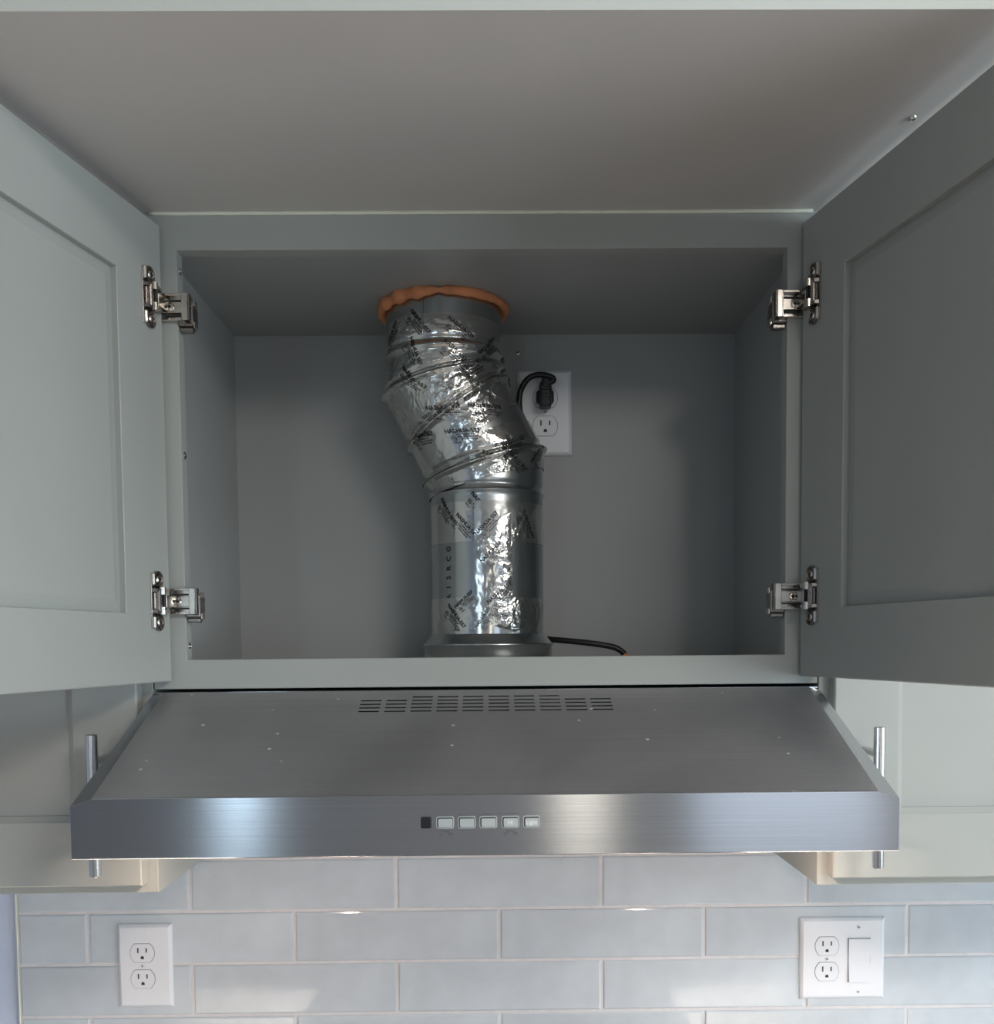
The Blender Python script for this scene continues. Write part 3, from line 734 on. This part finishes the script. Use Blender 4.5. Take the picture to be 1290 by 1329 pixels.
foam['label'] = 'lumpy orange fire-stop foam ring where the duct meets the cabinet top'; foam['category'] = 'sealant'
bm = bmesh.new(); bmesh.ops.create_icosphere(bm, subdivisions=3, radius=1)
for v in bm.verts: v.co = Vector((.190, -.100, -.0225)) + Vector((v.co.x * .006, v.co.y * .006, v.co.z * .0085)) * (1 + .25 * noise.noise(v.co * 2))
f2 = finish(bm, 'foam_seal', FOAM, smooth=True); f2['label'] = 'tiny orange foam dab at the lower end of the black cord'; f2['category'] = 'sealant'

# ------------------------------------------------------------------ outlets
def plate(bm, x0, x1, z0, z1, yb, T=.0062):
    c = .0045; loops(bm, [(x0, x1, z0, z1, yb), (x0, x1, z0, z1, yb - .0018), (x0 + .0012, x1 - .0012, z0 + .0012, z1 - .0012, yb - .0038), (x0 + c, x1 - c, z0 + c, z1 - c, yb - T)])
def recept_shape(x, z, w_, h_, n=14):
    P = []; a0 = math.asin(h_ / w_)
    for s in (1, -1):
        for k in range(n + 1):
            a = -a0 + 2 * a0 * k / n
            P.append((x + s * w_ / 2 * math.cos(a), z + s * w_ / 2 * math.sin(a)))
    return P
def receptacle(parent, x, z, y):
    bm = bmesh.new(); yprism(bm, recept_shape(x, z, .0368, .0292), y + .001, y - .0002, 1)    # thin dark line round the face
    yprism(bm, recept_shape(x, z, .0352, .0278), y + .001, y - .0010, 0)
    o = finish(bm, 'receptacle', [PLASTIC, GAPM], parent)
    yf = y - .0010
    for dx, hh in ((-.0063, .0078), (.0063, .0066)):
        boxo('slot', (x + dx - .0010, x + dx + .0010, yf - .0001, yf + .0008, z + .0042 - hh / 2, z + .0042 + hh / 2), SLOTM, o)
    bm = bmesh.new(); P = [(x + .0025 * math.cos(D(a)), z - .0068 + .0025 * math.sin(D(a))) for a in range(0, 181, 20)] + [(x - .0025, z - .0088), (x + .0025, z - .0088)]
    yprism(bm, P, yf + .0008, yf - .0001); finish(bm, 'slot', SLOTM, o)
    return o
def outlet(name, label, x0, x1, z0, z1, yb, rx, rz, cat='outlet', sc=True):
    th = thing(name, label, cat, ((x0 + x1) / 2, yb, z0), None)
    bm = bmesh.new(); plate(bm, x0, x1, z0, z1, yb); finish(bm, 'cover_plate', PLASTIC, th)
    for z in rz: receptacle(th, rx, z, yb - .0062)
    if sc: screw('screw', (rx, yb - .0062, sum(rz) / 2), (0, -1, 0), .0030, th, PLASTIC)
    return th
TY = -.0080
outlet('wall_outlet', 'white duplex outlet with empty sockets on the tiles below the left cabinet', -.5572, -.4765, -.5403, -.4142, TY, -.5200, (-.4572, -.4965))
outlet('wall_outlet', 'white duplex outlet inside the cabinet holding the black plug', .0455, .1240, .2702, .3914, BK, .0856, (.3520, .3120))
sw = outlet('outlet_switch', 'wide white plate with duplex outlet and rocker switch on the right tiles', .4650, .5925, -.5405, -.4165, TY, .5047, (-.4590, -.4978))
yp = TY - .0062
bm = bmesh.new(); loops(bm, [(.5362, .5705, -.5145, -.4470, yp + .0005), (.5362, .5705, -.5145, -.4470, yp - .0004), (.5367, .5700, -.5140, -.4475, yp - .0004)]); finish(bm, 'switch_frame', GAPM, sw)
bm = bmesh.new(); P = [(.5372, .5699, -.5136, -.4479, yp)]; 
A = [(yp + .0005, -.5136), (yp - .0048, -.5134), (yp - .0012, -.4808), (yp - .0030, -.4481), (yp + .0005, -.4479)]
prism(bm, A, lambda y, z: (.5372, y, z), lambda y, z: (.5699, y, z)); finish(bm, 'rocker', PLASTIC, sw)
for z in (-.4304, -.5290): screw('screw', (.5525, yp, z), (0, -1, 0), .0032, sw, PLASTIC)

# ------------------------------------------------------------------ power cord
cord = thing('power_cord', 'black power cord plugged in beside the duct and running down behind it', 'power cord', (.085, -.05, .30))
bm = bmesh.new(); yq = BK - .0062
px_, pz_ = .0850, .3500
box(bm, px_ - .0125, px_ + .0125, yq - .014, yq - .0015, pz_ - .0075, pz_ + .0095, .0025, 2)
box(bm, px_ - .0085, px_ + .0085, yq - .028, yq - .006, pz_ - .0165, pz_ + .0185, .003, 2)
box(bm, px_ - .0055, px_ + .0065, yq - .030, yq - .012, pz_ + .010, pz_ + .0245, .0028, 2)
for k in range(3): box(bm, px_ - .0092, px_ + .0092, yq - .0285, yq - .012, pz_ - .004 + k * .005, pz_ - .0025 + k * .005, .0005)
finish(bm, 'plug', BLACK, cord)
bm = bmesh.new()
CP = [(.0885, -.052, .3655), (.0965, -.052, .3705), (.0900, -.053, .3755), (.0740, -.053, .3775), (.0600, -.052, .3720), (.0500, -.050, .3570), (.0478, -.048, .3380), (.0510, -.044, .3180),
      (.0590, -.040, .2900), (.0640, -.036, .2300), (.0610, -.036, .1400), (.0590, -.040, .0600), (.0680, -.055, .0150), (.0790, -.076, .0062), (.1050, -.092, .0028), (.1350, -.100, -.0004), (.1650, -.100, -.0050), (.1800, -.100, -.0095), (.1900, -.100, -.0180), (.1930, -.100, -.0300)]
tube(bm, catmull(CP, 12), .0041, 14); finish(bm, 'cable', BLACK, cord, smooth=True)

# ------------------------------------------------------------------ lift to the floor
for o in bpy.context.scene.objects:
    for k in ('_local', '_off', '_amt', '_seed'):
        if k in o: del o[k]
    if o.parent is None: o.location.z += ZC
